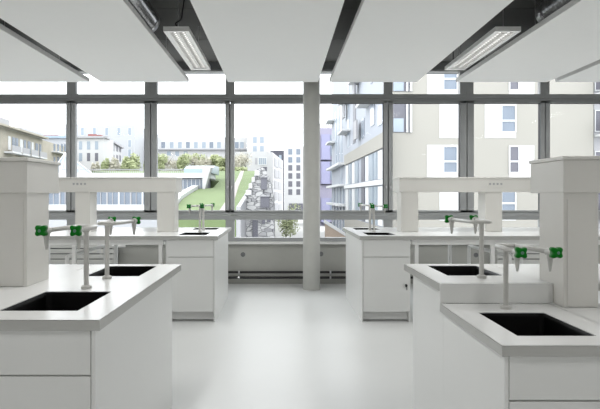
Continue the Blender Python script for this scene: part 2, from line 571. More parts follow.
# flexible ducts
def duct(cx, cz, y0, y1, r, label):
    t = thing('ventilation_duct', label, 'duct', (cx, (y0 + y1) / 2, cz), 'round metal air ducts above the panels')
    bm = new_bm()
    pts, rad = [], []
    n = int((y1 - y0) / .03)
    for k in range(n + 1):
        pts.append((cx, y0 + (y1 - y0) * k / n, cz)); rad.append(r if k % 2 else r - .008)
    tube(bm, pts, rad, seg=32)
    for f in bm.faces: f.smooth = False
    obj('hose', shift(bm, t), M['duct'], t)
    bm = new_bm()
    tube(bm, [(cx, y1 - .02, cz), (cx, y1, cz), (cx, y1 + .08, cz), (cx, y1 + .09, cz)], [r + .003, r + .005, r + .005, r - .01], seg=32)
    obj('collar', shift(bm, t), M['steel'], t)
duct(-1.37, 3.12, 1.5, 5.65, .125, 'ribbed silver air duct above the gap left of the left lamp')
duct(2.66, 3.15, 1.5, 5.5, .125, 'ribbed dark silver air duct above the gap right of the right lamp')

# ------------------------------------------------------------------ pipes along the parapet
for py, l in ((272.2, 'black heating pipe along the parapet, the upper of the two'), (277.6, 'black heating pipe along the parapet, the lower of the two')):
    zz = Z(py, 8.42)
    t = thing('heating_pipe', l, 'pipe', (0, 8.42, zz), 'black heating pipes above the floor at the parapet')
    bm = new_bm(); cyl(bm, (XL, 8.42, zz), (XR, 8.42, zz), .018, seg=16)
    obj('pipe', shift(bm, t), M['black'], t)
    for cx in (X(239, 8.4), X(330.5, 8.4), X(139, 8.4), X(430, 8.4)):
        bm = new_bm()
        cyl(bm, (cx - .012, 8.42, zz), (cx + .012, 8.42, zz), .024, seg=16)
        box(bm, cx - .006, cx + .006, 8.42, 8.499, zz - .006, zz + .006)
        obj('pipe_clamp', shift(bm, t), M['steel'], t)

# ------------------------------------------------------------------ worktops
def slab(name, label, x0, x1, y0, y1, ztop, holes=(), group='white worktops', th=.04):
    """worktop plate with rounded rectangular sink cut-outs"""
    x0, x1 = min(x0, x1), max(x0, x1)
    t = thing(name, label, 'worktop', ((x0 + x1) / 2, (y0 + y1) / 2, ztop - th), group)
    holes = sorted(holes, key=lambda h: h[2])
    xs = sorted({x0, x1} | {h[0] for h in holes} | {h[1] for h in holes})
    ys_ = sorted({y0, y1} | {h[2] for h in holes} | {h[3] for h in holes})
    bm = new_bm()
    for zf in (ztop, ztop - th + .001):
        grid = {}
        for i, xx in enumerate(xs):
            for j, yy in enumerate(ys_):
                grid[i, j] = bm.verts.new((xx, yy, zf))
        for i in range(len(xs) - 1):
            for j in range(len(ys_) - 1):
                mx_, my_ = (xs[i] + xs[i + 1]) / 2, (ys_[j] + ys_[j + 1]) / 2
                if any(h[0] < mx_ < h[1] and h[2] < my_ < h[3] for h in holes):
                    continue
                bm.faces.new([grid[i, j], grid[i + 1, j], grid[i + 1, j + 1], grid[i, j + 1]])
    # hole walls
    for h in holes:
        zt_, zb_ = ztop, ztop - th + .001
        c = [(h[0], h[2]), (h[1], h[2]), (h[1], h[3]), (h[0], h[3])]
        for k in range(4):
            p, q = c[k], c[(k + 1) % 4]
            bm.faces.new([bm.verts.new((p[0], p[1], zt_)), bm.verts.new((q[0], q[1], zt_)), bm.verts.new((q[0], q[1], zb_)), bm.verts.new((p[0], p[1], zb_))])
    bmesh.ops.remove_doubles(bm, verts=bm.verts, dist=.0003)
    obj('plate', shift(bm, t), M['top'], t)
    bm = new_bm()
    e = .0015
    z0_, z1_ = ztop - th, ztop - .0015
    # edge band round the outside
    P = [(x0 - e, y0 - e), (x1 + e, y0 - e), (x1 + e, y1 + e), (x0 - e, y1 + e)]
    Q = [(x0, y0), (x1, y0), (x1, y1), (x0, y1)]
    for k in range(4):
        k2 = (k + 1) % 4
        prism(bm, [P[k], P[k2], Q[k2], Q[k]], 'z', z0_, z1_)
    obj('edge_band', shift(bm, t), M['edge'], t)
    return t

def sink(label, x0, x1, y0, y1, ztop, depth=.24):
    t = thing('sink', label, 'sink', ((x0 + x1) / 2, (y0 + y1) / 2, ztop - depth), 'black rectangular bench sinks')
    r = .03; n = 5
    def rr(ins, z):
        out = []
        a0, a1, b0, b1 = x0 + ins, x1 - ins, y0 + ins, y1 - ins
        rad = max(.006, r - ins * .3)
        for cx, cy, s in ((a1 - rad, b1 - rad, 0), (a0 + rad, b1 - rad, 1), (a0 + rad, b0 + rad, 2), (a1 - rad, b0 + rad, 3)):
            for k in range(n + 1):
                a = PI / 2 * (s + k / n)
                out.append((cx + rad * math.cos(a), cy + rad * math.sin(a), z))
        return out
    bm = new_bm()
    # frame from square cut-out to rounded bowl, a hair under the plate's surface
    prof = [(0.0, ztop - .003), (.004, ztop - .010), (.008, ztop - .02), (.012, ztop - depth + .05), (.035, ztop - depth + .012)]
    rings = [[bm.verts.new(p) for p in rr(i, z)] for i, z in prof]
    m_ = len(rings[0])
    for A, B in zip(rings, rings[1:]):
        for k in range(m_):
            f = bm.faces.new([A[k], A[(k + 1) % m_], B[(k + 1) % m_], B[k]]); f.smooth = True
    c = bm.verts.new(((x0 + x1) / 2, (y0 + y1) / 2, ztop - depth + .004))
    L = rings[-1]
    for k in range(m_):
        bm.faces.new([L[k], L[(k + 1) % m_], c])
    # square corners of the rim
    sq = [(x1, y1), (x0, y1), (x0, y0), (x1, y0)]
    for s in range(4):
        cv = bm.verts.new((*sq[s], ztop - .003))
        for k in range(n):
            bm.faces.new([cv, rings[0][s * (n + 1) + k], rings[0][s * (n + 1) + k + 1]])
    o = obj('basin', shift(bm, t), M['sink'], t)
    bm = new_bm()
    cyl(bm, ((x0 + x1) / 2, (y0 + y1) / 2, ztop - depth + .006), ((x0 + x1) / 2, (y0 + y1) / 2, ztop - depth + .016), .03, seg=24)
    obj('drain', shift(bm, t), M['black'], t)
    return t

# ------------------------------------------------------------------ taps
TAP_META = []
def make_tap(simple=False):
    """origin at the foot of the post; arms reach towards -y"""
    t = bpy.data.objects.new('lab_tap', None)
    COL.objects.link(t)
    bm = new_bm()
    cyl(bm, (0, 0, 0), (0, 0, .012), .026, .026, seg=28)
    cyl(bm, (0, 0, .012), (0, 0, .018), .026, .016, seg=28)
    obj('base_flange', bm, M['tap'], t)
    bm = new_bm()
    cyl(bm, (0, 0, .018), (0, 0, .30), .0126, .0124, seg=24)
    obj('post', bm, M['tap'], t)
    bm = new_bm()
    H = .305
    path = [(-.071, -.29, H), (-.052, -.05, H), (-.044, .012, H), (.044, .012, H), (.052, -.05, H), (.071, -.29, H)]
    tube(bm, rounded(path, .018), .0105, seg=16)
    tube(bm, [(-.045, -.004, H), (.045, -.004, H)], .0105, seg=16)
    obj('forked_arm', bm, M['tap'], t)
    for s in (-1, 1):
        hx, hy = s * .071, -.30
        d = Vector((s * .08, -1, 0)).normalized()
        bm = new_bm()
        cyl(bm, Vector((hx, hy, H)) - d * .02, Vector((hx, hy, H)) + d * .022, .016, .014, seg=20)
        cyl(bm, Vector((hx, hy, H)) + d * .022, Vector((hx, hy, H)) + d * .029, .011, .010, seg=18)
        cyl(bm, (hx, hy, H), (hx, hy, H + .018), .008, .006, seg=12)
        obj('valve_body', bm, M['tap'], t)
        bm = new_bm()
        cyl(bm, (hx, hy, H - .008), (hx, hy, H - .028), .0145, .0145, seg=20)
        cyl(bm, (hx, hy, H - .028), (hx, hy, H - .075), .0125, .0065, seg=20)
        cyl(bm, (hx, hy, H - .075), (hx, hy, H - .084), .006, .005, seg=16)
        obj('nozzle', bm, M['tap'], t)
        # four-lobed knob
        c = Vector((hx, hy, H + .002)) + d * .026
        u = Vector((0, 0, 1)); v = d.cross(u).normalized()
        bm = new_bm()
        N = 40
        def ring(off, k):
            out = []
            for i in range(N):
                a = 2 * PI * i / N
                rad = (.0245 + .0055 * math.cos(4 * (a - PI / 4))) * k
                out.append(bm.verts.new(c + d * off + (v * math.cos(a) + u * math.sin(a)) * rad))
            return out
        R = [ring(0, .6), ring(.006, .98), ring(.026, 1.0), ring(.036, .86), ring(.038, .5)]
        for A, B in zip(R, R[1:]):
            for i in range(N):
                f = bm.faces.new([A[i], A[(i + 1) % N], B[(i + 1) % N], B[i]]); f.smooth = True
        bm.faces.new(R[0][::-1]); bm.faces.new(R[-1])
        k_ = obj('knob', bm, M['green'], t)
        k_['label'] = 'green four-lobed tap knob'
        bm = new_bm()
        cyl(bm, c + d * .0381, c + d * .040, .007, .006, seg=18)
        obj('knob_cap', bm, M['capblue'], k_)
    return t
def copy_tree(o, parent=None):
    c = o.copy(); COL.objects.link(c)
    c.parent = parent
    for ch in [x for x in bpy.data.objects if x.parent == o and x != c]:
        copy_tree(ch, c)
    return c
proto_tap = [None]
def tap(x, y, z, back, label):
    if proto_tap[0] is None:
        proto_tap[0] = make_tap(); t = proto_tap[0]
    else:
        t = copy_tree(proto_tap[0])
    t.location = (x, y, z)
    t.rotation_euler = (0, 0, PI if back else 0)
    tag(t, label, 'tap', 'forked laboratory taps with green knobs')
    return t

# ------------------------------------------------------------------ cabinets
def cabinet(label, xa, xb, y0, y1, ztop, zgap, side, lock=False, front=True, plinth=True, end_y=None, zsink=None):
    """xa is the aisle side; xb the far side"""
    s = 1 if xb > xa else -1
    t = thing('base_cabinet', label, 'cabinet', ((xa + xb) / 2, (y0 + y1) / 2, 0), 'white bench cabinets')
    th = .016
    pbox('side_panel', M['cab'], t, xa, xa + s * th, y0, y1, 0, ztop, bevel=.001)
    pbox('side_panel', M['cab'], t, xb - s * th, xb, y0 + .002, y1, 0.0, ztop)
    bm = new_bm()
    box(bm, xa + s * th, xb - s * th, y1 - .016, y1, .105, ztop - .27)
    box(bm, xa + s * th, xb - s * th, y0 + .022, y1 - .016, .105, .12)
    obj('carcass', shift(bm, t), M['cabgap'], t)
    pbox('plinth', M['cab'], t, xa + s * th, xb - s * th, y0 + .07, y0 + .085, .012, .105)
    if front:
        f0, f1 = xa + s * (th + .003), xb - s * .003
        pbox('drawer', M['cab'], t, f0, f1, y0 + .001, y0 + .02, zgap + .0045, ztop - .003, bevel=.001)
        dr = pbox('door', M['cab'], t, f0, f1, y0 + .001, y0 + .02, .108, zgap - .0025, bevel=.001)
        bm = new_bm()
        box(bm, f0, f1, y0 + .016, y0 + .022, zgap - .004, zgap + .006)
        obj('shadow_gap', shift(bm, t), M['cabgap'], t)
        if lock:
            bm = new_bm()
            lx, lz = X(406.3, 5.9), Z(285.5, 5.9)
            cyl(bm, (lx, y0 + .001, lz), (lx, y0 - .018, lz), .014, .012, seg=18)
            box(bm, lx - .012, lx + .004, y0 - .022, y0 - .016, lz - .014, lz + .012)
            cyl(bm, (lx + .006, y0 - .01, lz - .01), (lx + .006, y0 - .012, lz - .05), .0035, seg=8)
            lk = obj('lock', shift(bm, dr), M['black'], dr)
            for v in lk.data.vertices: v.co -= t.location
            lk['label'] = 'black lock with hanging key'
    return t

def table_frame(label, x0, x1, y0, y1, ztop, legs, rails=()):
    t = thing('bench_frame', label, 'bench frame', ((x0 + x1) / 2, (y0 + y1) / 2, 0), 'white steel frames under the worktops')
    lo, hi = min(x0, x1), max(x0, x1)
    pbox('apron', M['white'], t, lo, hi, y0 + .045, y0 + .075, ztop - .055, ztop, bevel=.001)
    pbox('apron', M['white'], t, lo, hi, y1 - .075, y1 - .045, ztop - .055, ztop, bevel=.001)
    for lx in legs:
        for ly in (y0 + .04, y1 - .09):
            pbox('leg', M['white'], t, lx - .02, lx + .02, ly, ly + .04, 0, ztop - .055, bevel=.002)
    return t

# ------------------------------------------------------------------ service spine
def spine(label, x_end, x_out, yf, zb, ztop_c, shafts, near, plate=None, sd=.25):
    """x_end: aisle end, x_out: outer end; shafts: list of (x0,x1)"""
    t = thing('service_spine', label, 'service duct', ((x_end + x_out) / 2, yf + .13, zb), 'white service spines carrying sockets over the worktops')
    z0, z1 = ztop_c
    lo, hi = min(x_end, x_out), max(x_end, x_out)
    pbox('bridge', M['pylon'], t, lo - .004, hi + .004, yf - .003, yf + (.36 if x_end > 0 and near else .40), z0, z1 - .02, bevel=.002)
    pbox('cover', M['pylon'], t, lo - .009, hi + .009, yf - .009, yf + (.37 if x_end > 0 and near else .42 if near else .404), z1 - .0185, z1, bevel=.003)
    for a, b in shafts:
        p = pbox('shaft', M['pylon'], t, a, b, yf + .004, yf + sd, zb, z0, bevel=.001)
        bm = new_bm()
        e = .018
        m = min(a, b); n = max(a, b)
        # front cover plate standing proud of the shaft
        box(bm, m + e, n - e, yf - .001, yf + .004, zb + .004, z0 - .03)
        o = obj('cover_plate', shift(bm, t), M['pylon'], t)
    if plate:
        px, pz = plate
        pl = pbox('socket_plate', M['pylon'], t, px - .1, px + .1, yf - .006, yf - .0002, pz - .035, pz + .035, bevel=.002)
        bm = new_bm()
        for k in range(4):
            cx = px - .066 + .044 * k
            cyl(bm, (cx, yf - .006, pz + .006), (cx, yf - .0075, pz + .006), .013, seg=16)
            box(bm, cx - .012, cx + .012, yf - .009, yf - .006, pz + .014, pz + .018)
        o = obj('socket', shift(bm, t), M['frame'], pl)
    return t

# ---- near left bench
NL = .873
sinks_nl = [(-1.125, -.81, 2.23, 2.68), (-1.12, -.81, 3.19, 3.66)]
slab('worktop', 'white worktop with two sinks on the near left bench', -.67, -1.254, 2.065, 3.75, NL, sinks_nl)
slab('worktop', 'plain white worktop carrying the near left service spine', -1.257, -3.4, 2.065, 3.75, NL)
sink('black sink nearest the camera on the left side', *sinks_nl[0], NL)
sink('black rear sink on the near left bench, behind the front tap', *sinks_nl[1], NL)
tap(-.963, 2.77, NL, False, 'tap behind the nearest left sink, knobs facing the camera')
tap(-.963, 3.10, NL, True, 'rear tap of the near left bench, knobs turned to the window')
cabinet('white cabinet with drawer and door under the near left worktop', -.69, -1.28, 2.083, 3.55, NL - .041, .66, -1)
table_frame('white steel frame under the outer near left worktop', -1.29, -3.4, 2.065, 3.75, NL - .041, [-1.32, -2.3, -3.35])
spine('service spine on the near left bench, cut by the left edge of the picture', -1.28, -3.4, 2.817, NL + .001, (1.345, 1.524), [(-1.48, -1.28)], True, sd=.27)

# ---- near right bench, with a lower front half
RL, RU = .783, .884
s_rf = (.925, 1.235, 2.19, 2.63); s_rr = (.935, 1.25, 3.14, 3.59)
slab('worktop', 'lower white worktop with one sink in the right foreground', .81, 1.360, 2.048, 2.850, RL, [s_rf])
slab('worktop', 'lower plain white worktop at the right edge of the picture', 1.363, 3.5, 2.048, 2.850, RL)
slab('worktop', 'raised rear worktop with one sink on the near right bench', .81, 1.360, 2.869, 3.68, RU, [s_rr])
slab('worktop', 'raised plain rear worktop right of the sink on the near right bench', 1.363, 3.5, 2.869, 3.68, RU, [(1.386, 1.562, 2.869, 3.010)])
t = thing('step_panel', 'upright white panel closing the step between lower and raised right worktops', 'panel', (1.0, 2.86, RL))
pbox('board', M['cab'], t, .811, 1.386, 2.8525, 2.8665, RL + .001, RU - .0005, bevel=.001)
pbox('side_strip', M['cab'], t, .8115, .826, 2.8525, 2.8665, RL - .0395, RL + .0005)
sink('black sink in the lower right worktop, nearest the camera on the right', *s_rf, RL)
sink('black sink in the raised right worktop, left of the right service spine', *s_rr, RU)
tap(1.092, 2.72, RL, False, 'tap on the lower right worktop, knobs facing the camera')
tap(1.092, 3.05, RU, True, 'rear tap on the raised right worktop, knobs turned to the window')
cabinet('white cabinet with drawer under the lower right worktop', .83, 1.38, 2.08, 2.8665, RL - .041, .567, 1)
cabinet('white rear cabinet under the raised right worktop', .83, 1.38, 2.8675, 3.52, RU - .041, .66, 1, front=False)
table_frame('white steel frame under the lower right worktop edge', 1.40, 3.5, 2.048, 2.84, RL - .041, [1.44, 2.4, 3.45])
spine('service spine on the near right bench, cut by the right edge of the picture', 1.388, 3.5, 2.747, RL + .001, (1.345, 1.526), [(1.388, 1.56)], True, sd=.26)

# ---- far left bench
FH = .908
sl = [(-1.12, -.81, 6.05, 6.50), (-1.12, -.81, 7.02, 7.42)]
slab('worktop', 'white worktop with two sinks on the far left bench by the window', -.668, -1.225, 5.90, 7.53, FH, sl)
slab('worktop', 'long plain white worktop of the far left bench', -1.228, -3.9, 5.90, 7.53, FH)
sink('front black sink of the far left bench', *sl[0], FH)
sink('rear black sink of the far left bench, closest to the window', *sl[1], FH)
tap(-.96, 6.63, FH, False, 'front tap of the far left bench')
tap(-.96, 6.93, FH, True, 'rear tap of the far left bench')
cabinet('white cabinet with drawer and door under the far left sinks', -.695, -1.21, 5.91, 7.36, FH - .041, .684, -1)
table_frame('white steel frame under the long far left worktop', -1.25, -3.9, 5.90, 7.53, FH - .041, [-1.28, -2.20, -3.10])
spine('service spine with four sockets on the far left bench', -1.24, -3.9, 6.58, FH + .001, (1.377, 1.551), [(-1.457, -1.25), (-2.42, -2.247), (-3.4, -3.22)], False, (X(79.5, 6.58), Z(184.5, 6.58)))

# ---- far right bench
sr = [(.94, 1.25, 6.05, 6.50), (.94, 1.25, 7.02, 7.42)]
slab('worktop', 'white worktop with two sinks on the far right bench by the window', .83, 1.367, 5.90, 7.53, FH, sr)
slab('worktop', 'long plain white worktop of the far right bench', 1.370, 4.0, 5.90, 7.53, FH)
sink('front black sink of the far right bench', *sr[0], FH)
sink('rear black sink of the far right bench, closest to the window', *sr[1], FH)
tap(1.10, 6.63, FH, False, 'front tap of the far right bench')
tap(1.10, 6.93, FH, True, 'rear tap of the far right bench')
cabinet('white cabinet with black lock on its door under the far right sinks', .852, 1.365, 5.91, 7.36, FH - .041, .684, 1, lock=True)
table_frame('white steel frame under the long far right worktop', 1.39, 4.0, 5.90, 7.53, FH - .041, [1.44, 2.25, 3.2])
spine('service spine with socket plate on the far right bench', 1.395, 4.0, 6.58, FH + .001, (1.377, 1.551), [(1.414, 1.615), (2.404, 2.60), (3.4, 3.58)], False, (X(495.5, 6.58), Z(184.5, 6.58)))

# waste pipes beside the far cabinets
for cx, l in ((-1.235, 'slim white supply pipe beside the far left cabinet'), (1.377, 'slim white supply pipe beside the far right cabinet')):
    bm = new_bm()
    cyl(bm, (cx, 6.03, 0), (cx, 6.03, .80), .009, seg=14)
    cyl(bm, (cx, 6.03, .80), (cx, 6.03, .835), .010, .010, seg=14)
    cyl(bm, (cx, 6.03, .66), (cx, 6.03, .70), .0105, seg=14)
    tag(obj('supply_pipe', bm, M['white']), l, 'pipe')

# open stool frames under the far worktops (bent white tube)
def stool(label, x, y0, y1):
    t = thing('side_support', label, 'support frame', (x, (y0 + y1) / 2, 0), 'white tubular supports under the far worktops')
    bm = new_bm()
    tube(bm, rounded([(x, y1, .004), (x, y1, .68), (x, y0, .68), (x, y0, .004)], .05, 8), .022, seg=12)
    obj('bent_tube', shift(bm, t), M['white'], t)
    bm = new_bm()
    for yy in (y0, y1):
        cyl(bm, (x, yy, 0), (x, yy, .006), .026, seg=14)
    obj('foot', shift(bm, t), M['black'], t)
stool('bent white tube support under the far right worktop', 2.46, 6.02, 7.33)
stool('bent white tube support under the far left worktop', -2.30, 6.02, 7.33)

# radiators
def radiator(label, x0, x1, valve):
    t = thing('radiator', label, 'radiator', ((x0 + x1) / 2, 8.40, .12), 'flat slatted radiators under the window')
    bm = new_bm()
    z = .24
    k = 0
    while z < .59:
        box(bm, x0, x1, 8.345, 8.37, z, min(z + .064, .60)); z += .078
    obj('slat_panel', shift(bm, t), M['rad'], t, bevel=.004)
    pbox('back_plate', M['soffit'], t, x0 + .004, x1 - .004, 8.38, 8.39, .245, .585)  # dark sheet added so the gaps between slats read as shaded
    pbox('end_cap', M['rad'], t, x0 + .002, x0 + .03, 8.372, 8.44, .24, .59)
    pbox('end_cap', M['rad'], t, x1 - .03, x1 - .002, 8.372, 8.44, .24, .59)
    for bx in (x0 + .2, x1 - .2):
        pbox('bracket', M['steel'], t, bx - .02, bx + .02, 8.372, 8.499, .45, .48)
    if valve:
        pbox('side_gap_cover', M['black'], t, x1 + .001, x1 + .035, 8.35, 8.44, .24, .59)
        bm = new_bm()
        cyl(bm, (x1 - .02, 8.36, .585), (x1 + .06, 8.34, .585), .018, seg=16)
        cyl(bm, (x1 + .06, 8.34, .585), (x1 + .17, 8.34, .585), .024, .022, seg=18)
        obj('thermostat_valve', shift(bm, t), M['white'], t)
radiator('white slatted radiator below the window left of the far left bench cabinet', X(20, 8.35), X(114, 8.35), True)
radiator('white slatted radiator below the window behind the far right bench', X(497, 8.35), X(575, 8.35), False)
#EXTERIOR

# ================================================================== outside
GZ = -4.0
bm = new_bm(); box(bm, -150, 150, 9.2, 420, GZ - .5, GZ)
struct('ground', bm, M['x_ground'], 'pale paved courtyard outside', 'ground')

class Facade:
    """vertical wall plane from plan point p0 to p1 (seen left to right); rectangles are given by their outline on it"""
    def __init__(s, name, label, cat, p0, p1, depth, z0, z1, m, group=None):
        s.p0, s.p1 = Vector(p0), Vector(p1)
        s.L = (s.p1 - s.p0).length
        s.u = (s.p1 - s.p0) / s.L
        s.n = Vector((s.u.y, -s.u.x))      # towards the viewer
        s.root = thing(name, label, cat, (s.p0.x, s.p0.y, z0), group)
        s.z0 = z0
        s.box('walls', m, 0, s.L, z0, z1, -depth, 0)
    def box(s, name, m, u0, u1, z0, z1, o0, o1, parent=None):
        bm = new_bm()
        vs = []
        for z in (z0, z1):
            for uu, oo in ((u0, o1), (u1, o1), (u1, o0), (u0, o0)):
                p = s.p0 + s.u * uu + s.n * oo
                vs.append(bm.verts.new((p.x - s.root.location.x, p.y - s.root.location.y, z - s.root.location.z)))
        for f in ((0, 3, 2, 1), (4, 5, 6, 7), (0, 1, 5, 4), (1, 2, 6, 5), (2, 3, 7, 6), (3, 0, 4, 7)):
            bm.faces.new([vs[i] for i in f])
        return obj(name, bm, m, parent or s.root)
    def uD(s, px):
        k = (px - 281.0) / F
        # p0.x + u.x*t = k*(p0.y + u.y*t)
        t = (k * s.p0.y - s.p0.x) / (s.u.x - k * s.u.y)
        return t, s.p0.y + s.u.y * t
    def rect(s, px0, py0, px1, py1):
        u0, d0 = s.uD(px0); u1, d1 = s.uD(px1)
        d = (d0 + d1) / 2
        return u0, u1, Z(py1, d), Z(py0, d)
    def part(s, name, m, px0, py0, px1, py1, o0=0.0, o1=.06, parent=None):
        u0, u1, z0, z1 = s.rect(px0, py0, px1, py1)
        return s.box(name, m, u0, u1, z0, z1, o0, o1, parent)
    def window(s, px0, py0, px1, py1, m=None, fr=.12, bars=0, split=None, fm=None):
        u0, u1, z0, z1 = s.rect(px0, py0, px1, py1)
        w_ = s.box('window', m or M['x_glass'], u0, u1, z0, z1, 0, .04)
        if fr:
            bmn = []
            for a in ((u0 - fr, u0, z0 - fr, z1 + fr), (u1, u1 + fr, z0 - fr, z1 + fr)):
                bmn.append(a)
            bmn.append((u0, u1, z0 - fr, z0)); bmn.append((u0, u1, z1, z1 + fr))
            if split:
                zz = z0 + (z1 - z0) * split
                bmn.append((u0, u1, zz - fr * .7, zz + fr * .7))
            for k in range(bars):
                uu = u0 + (u1 - u0) * (k + 1) / (bars + 1)
                bmn.append((uu - fr * .3, uu + fr * .3, z0, z1))
            bm = new_bm()
            for a0, a1, b0, b1 in bmn:
                vs = []
                for z in (b0, b1):
                    for uu, oo in ((a0, .10), (a1, .10), (a1, 0), (a0, 0)):
                        p = s.p0 + s.u * uu + s.n * oo
                        vs.append(bm.verts.new((p.x - s.root.location.x, p.y - s.root.location.y, z - s.root.location.z)))
                for f in ((0, 3, 2, 1), (4, 5, 6, 7), (0, 1, 5, 4), (1, 2, 6, 5), (2, 3, 7, 6), (3, 0, 4, 7)):
                    bm.faces.new([vs[i] for i in f])
            obj('window_frame', bm, fm or M['x_frame'], w_)
        return w_

def pp(px, D): return (X(px, D), D)

# ---- cream apartment block opposite, on the right
b = Facade('apartment_building', 'cream apartment block with white panels and windows filling the right panes', 'building',
           pp(391, 41), pp(593.5, 41), 9, GZ, 17, M['x_beige'])
def W(px0, py0, px1, py1, sp=.42, m=None): b.window(px0, py0, px1, py1, m, fr=.09, split=sp)
for r in (-82.5, 0, 82.5):
    b.part('white_panel', M['x_frame'], 484.8, 104 + r, 515.8, 138 + r, 0, .03)
    W(501.8, 106 + r, 514.6, 131.5 + r)
    b.part('white_panel', M['x_frame'], 439.5, 104 + r, 460, 138 + r, 0, .03)
for r in (-82.5, 0, 82.5):
    b.part('white_panel', M['x_frame'], 509, 145.5 + r, 534, 177.5 + r, 0, .03)
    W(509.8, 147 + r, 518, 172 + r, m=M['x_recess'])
    b.part('white_panel', M['x_frame'], 427, 145 + r, 457.5, 178 + r, 0, .03)
    W(443.8, 147 + r, 456.4, 172 + r)
for r in (-82.5, -41, 0):
    l_ = b.part('loggia', M['x_recess'], 393, 103 + r, 412, 132.5 + r, 0, .03)  # flat dark panel, coloured to look like a shaded recess
    b.part('loggia_railing', M['x_pane'], 393.3, 118.5 + r, 403.5, 132 + r, .03, .08, l_)
    b.part('loggia_post', M['x_frame'], 406, 103 + r, 407.6, 132.5 + r, .03, .2, l_)
    b.part('loggia_post', M['x_frame'], 409.5, 103 + r, 411.5, 132.5 + r, .03, .2, l_)
b2 = Facade('apartment_building', 'darker building with white balconies at the right edge of the outermost pane', 'building',
            pp(593.9, 41.2), pp(680, 41.2), 9, GZ, 17, M['x_conc'])
for y0 in (94, 135, 176, 217, 53):
    b2.window(595, y0 - 24, 640, y0 - 4, M['x_recess'], fr=.06, bars=5)
    q = b2.part('balcony', M['x_frame'], 593.9, y0, 650, y0 + 2.2, 0, 1.3)
    b2.part('balcony_railing', M['x_conc'], 593.9, y0 - 13, 650, y0 - 3, 1.2, 1.3, q)

# ---- street wing running away behind the mullion
s = Facade('street_building', 'pale blue and cream building receding down the street right of the column', 'building',
           (7.62, 84), (7.83, 41.3), .12, GZ, 19, M['x_blue'])
def band(name, m, px0, px1, z0, z1, o0=0, o1=.1, parent=None):
    u0, _ = s.uD(px0); u1, _ = s.uD(px1)
    return s.box(name, m, u0, u1, z0, z1, o0, o1, parent)
band('cream_band', M['x_beige'], 345.5, 392, 5.0, 6.15, 0, .16)
band('white_band', M['x_frame'], 345.5, 392, 2.2, 2.6, 0, .2)
band('ground_floor_wall', M['x_beige'], 345.5, 392, -4, -1.1, 0, .12)
strips = [(346, 348.5, 'x_frame'), (349.5, 351.5, 'x_pane'), (352.5, 355, 'x_frame'), (355.8, 358.5, 'x_pane'), (361.8, 365.0, 'x_recess'), (366, 369, 'x_frame'),
          (370, 373.5, 'x_pane'), (374.4, 377.5, 'x_pane'), (378.5, 383, 'x_frame'), (384.5, 390.5, 'x_pane')]
for z0, z1 in ((2.68, 4.9), (-1.0, 2.1)):
    for a, c, mn in strips:
        band('tall_window' if mn != 'x_frame' else 'curtain_panel', M[mn], a, c, z0, z1, 0, .07)
band('wall_recess', M['x_recess'], 353.3, 356.0, 6.9, 19, 0, .05)  # flat dark strip painted as the shade of a recess
band('wall_recess', M['x_pane'], 347.8, 349.2, 6.9, 19, 0, .05)
for px0, px1, z0, z1 in ((340.5, 342.2, 2.7, 13), (335.2, 336.8, 5, 13), (337.8, 339.0, 5, 13)):
    band('wall_recess', M['x_pane'], px0, px1, z0, z1, 0, .05)
for px0, px1, z0, z1 in ((371, 375, 7.3, 9.3), (361.5, 364.5, 6.8, 8.6), (378.5, 383, 6.9, 9.0), (371, 374, 11, 13)):
    band('window', M['x_glass'], px0, px1, z0, z1, 0, .06)
for px0, px1, zc in ((366, 376, 9.35), (345.8, 350.5, 12.1), (345, 350.5, 8.6), (331.8, 335, 8.9), (331.8, 334.5, 12.1), (357.2, 361.5, 12.6)):
    band('canopy', M['x_frame'], px0, px1, zc, zc + .22, 0, .95)
# opened shutter panels
for px0, px1, z0, z1 in ((358.3, 361.5, 6.9, 8.7), (345.8, 348, 10.4, 12), (356.8, 359.0, 11.1, 12.6)):
    band('shutter', M['x_conc'], px0, px1, z0, z1, .35, .5)
# loggia slabs of the far end
for zc in (.1, 2.5, 5.1):
    l_ = band('balcony', M['x_frame'], 331.8, 345.3, zc, zc + .28, 0, .85)
for a, c in ((333.2, 334.6), (336.0, 337.6), (339.0, 340.4), (342.2, 343.8)):
    band('tall_window', M['x_pane'], a, c, .4, 2.45, 0, .06)
    band('tall_window', M['x_glass'], a, c, -3.9, .05, 0, .06)

l = Facade('apartment_building', 'lavender and lilac clad building just right of the column', 'building',
           pp(307, 100), pp(334, 100), 10, GZ, Z(128, 100), M['x_lilac'])
for y0, y1 in ((135, 160), (162, 184), (198, 222)):
    l.part('projecting_bay', M['x_lav'], 321, y0, 329.5, y1, 0, 1.2)
    l.part('window', M['x_pane'], 330.3, y0, 332.8, y1 - 4, 0, .1)
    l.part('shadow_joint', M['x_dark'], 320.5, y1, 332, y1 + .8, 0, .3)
bm = new_bm()
for k in range(28):
    xx = X(318 + k * .55, 100)
    box(bm, xx - .03, xx + .03, 100, 100.06, Z(128, 100), Z(124.5, 100))
box(bm, X(318, 100), X(334, 100), 100, 100.06, Z(124.7, 100), Z(124.1, 100))
obj('roof_railing', shift(bm, l.root), M['x_conc'], l.root)

# low sloping ramp wall near the street
bm = new_bm()
prism(bm, [(X(325, 60), GZ), (X(325, 60), Z(221, 60)), (X(349, 60), Z(237, 60)), (X(349, 60), GZ)], 'y', 60, 60.3)
t = thing('ramp', 'boarded ramp wall with white sloping cap down in the street', 'ramp', (X(336, 60), 60, GZ))
obj('wall', shift(bm, t), M['x_peach'], t)
bm = new_bm()
prism(bm, [(X(324, 60), Z(219, 60)), (X(350, 60), Z(236, 60)), (X(350, 60), Z(239, 60)), (X(324, 60), Z(223, 60))], 'y', 59.9, 60.4)
obj('cap', shift(bm, t), M['x_frame'], t)

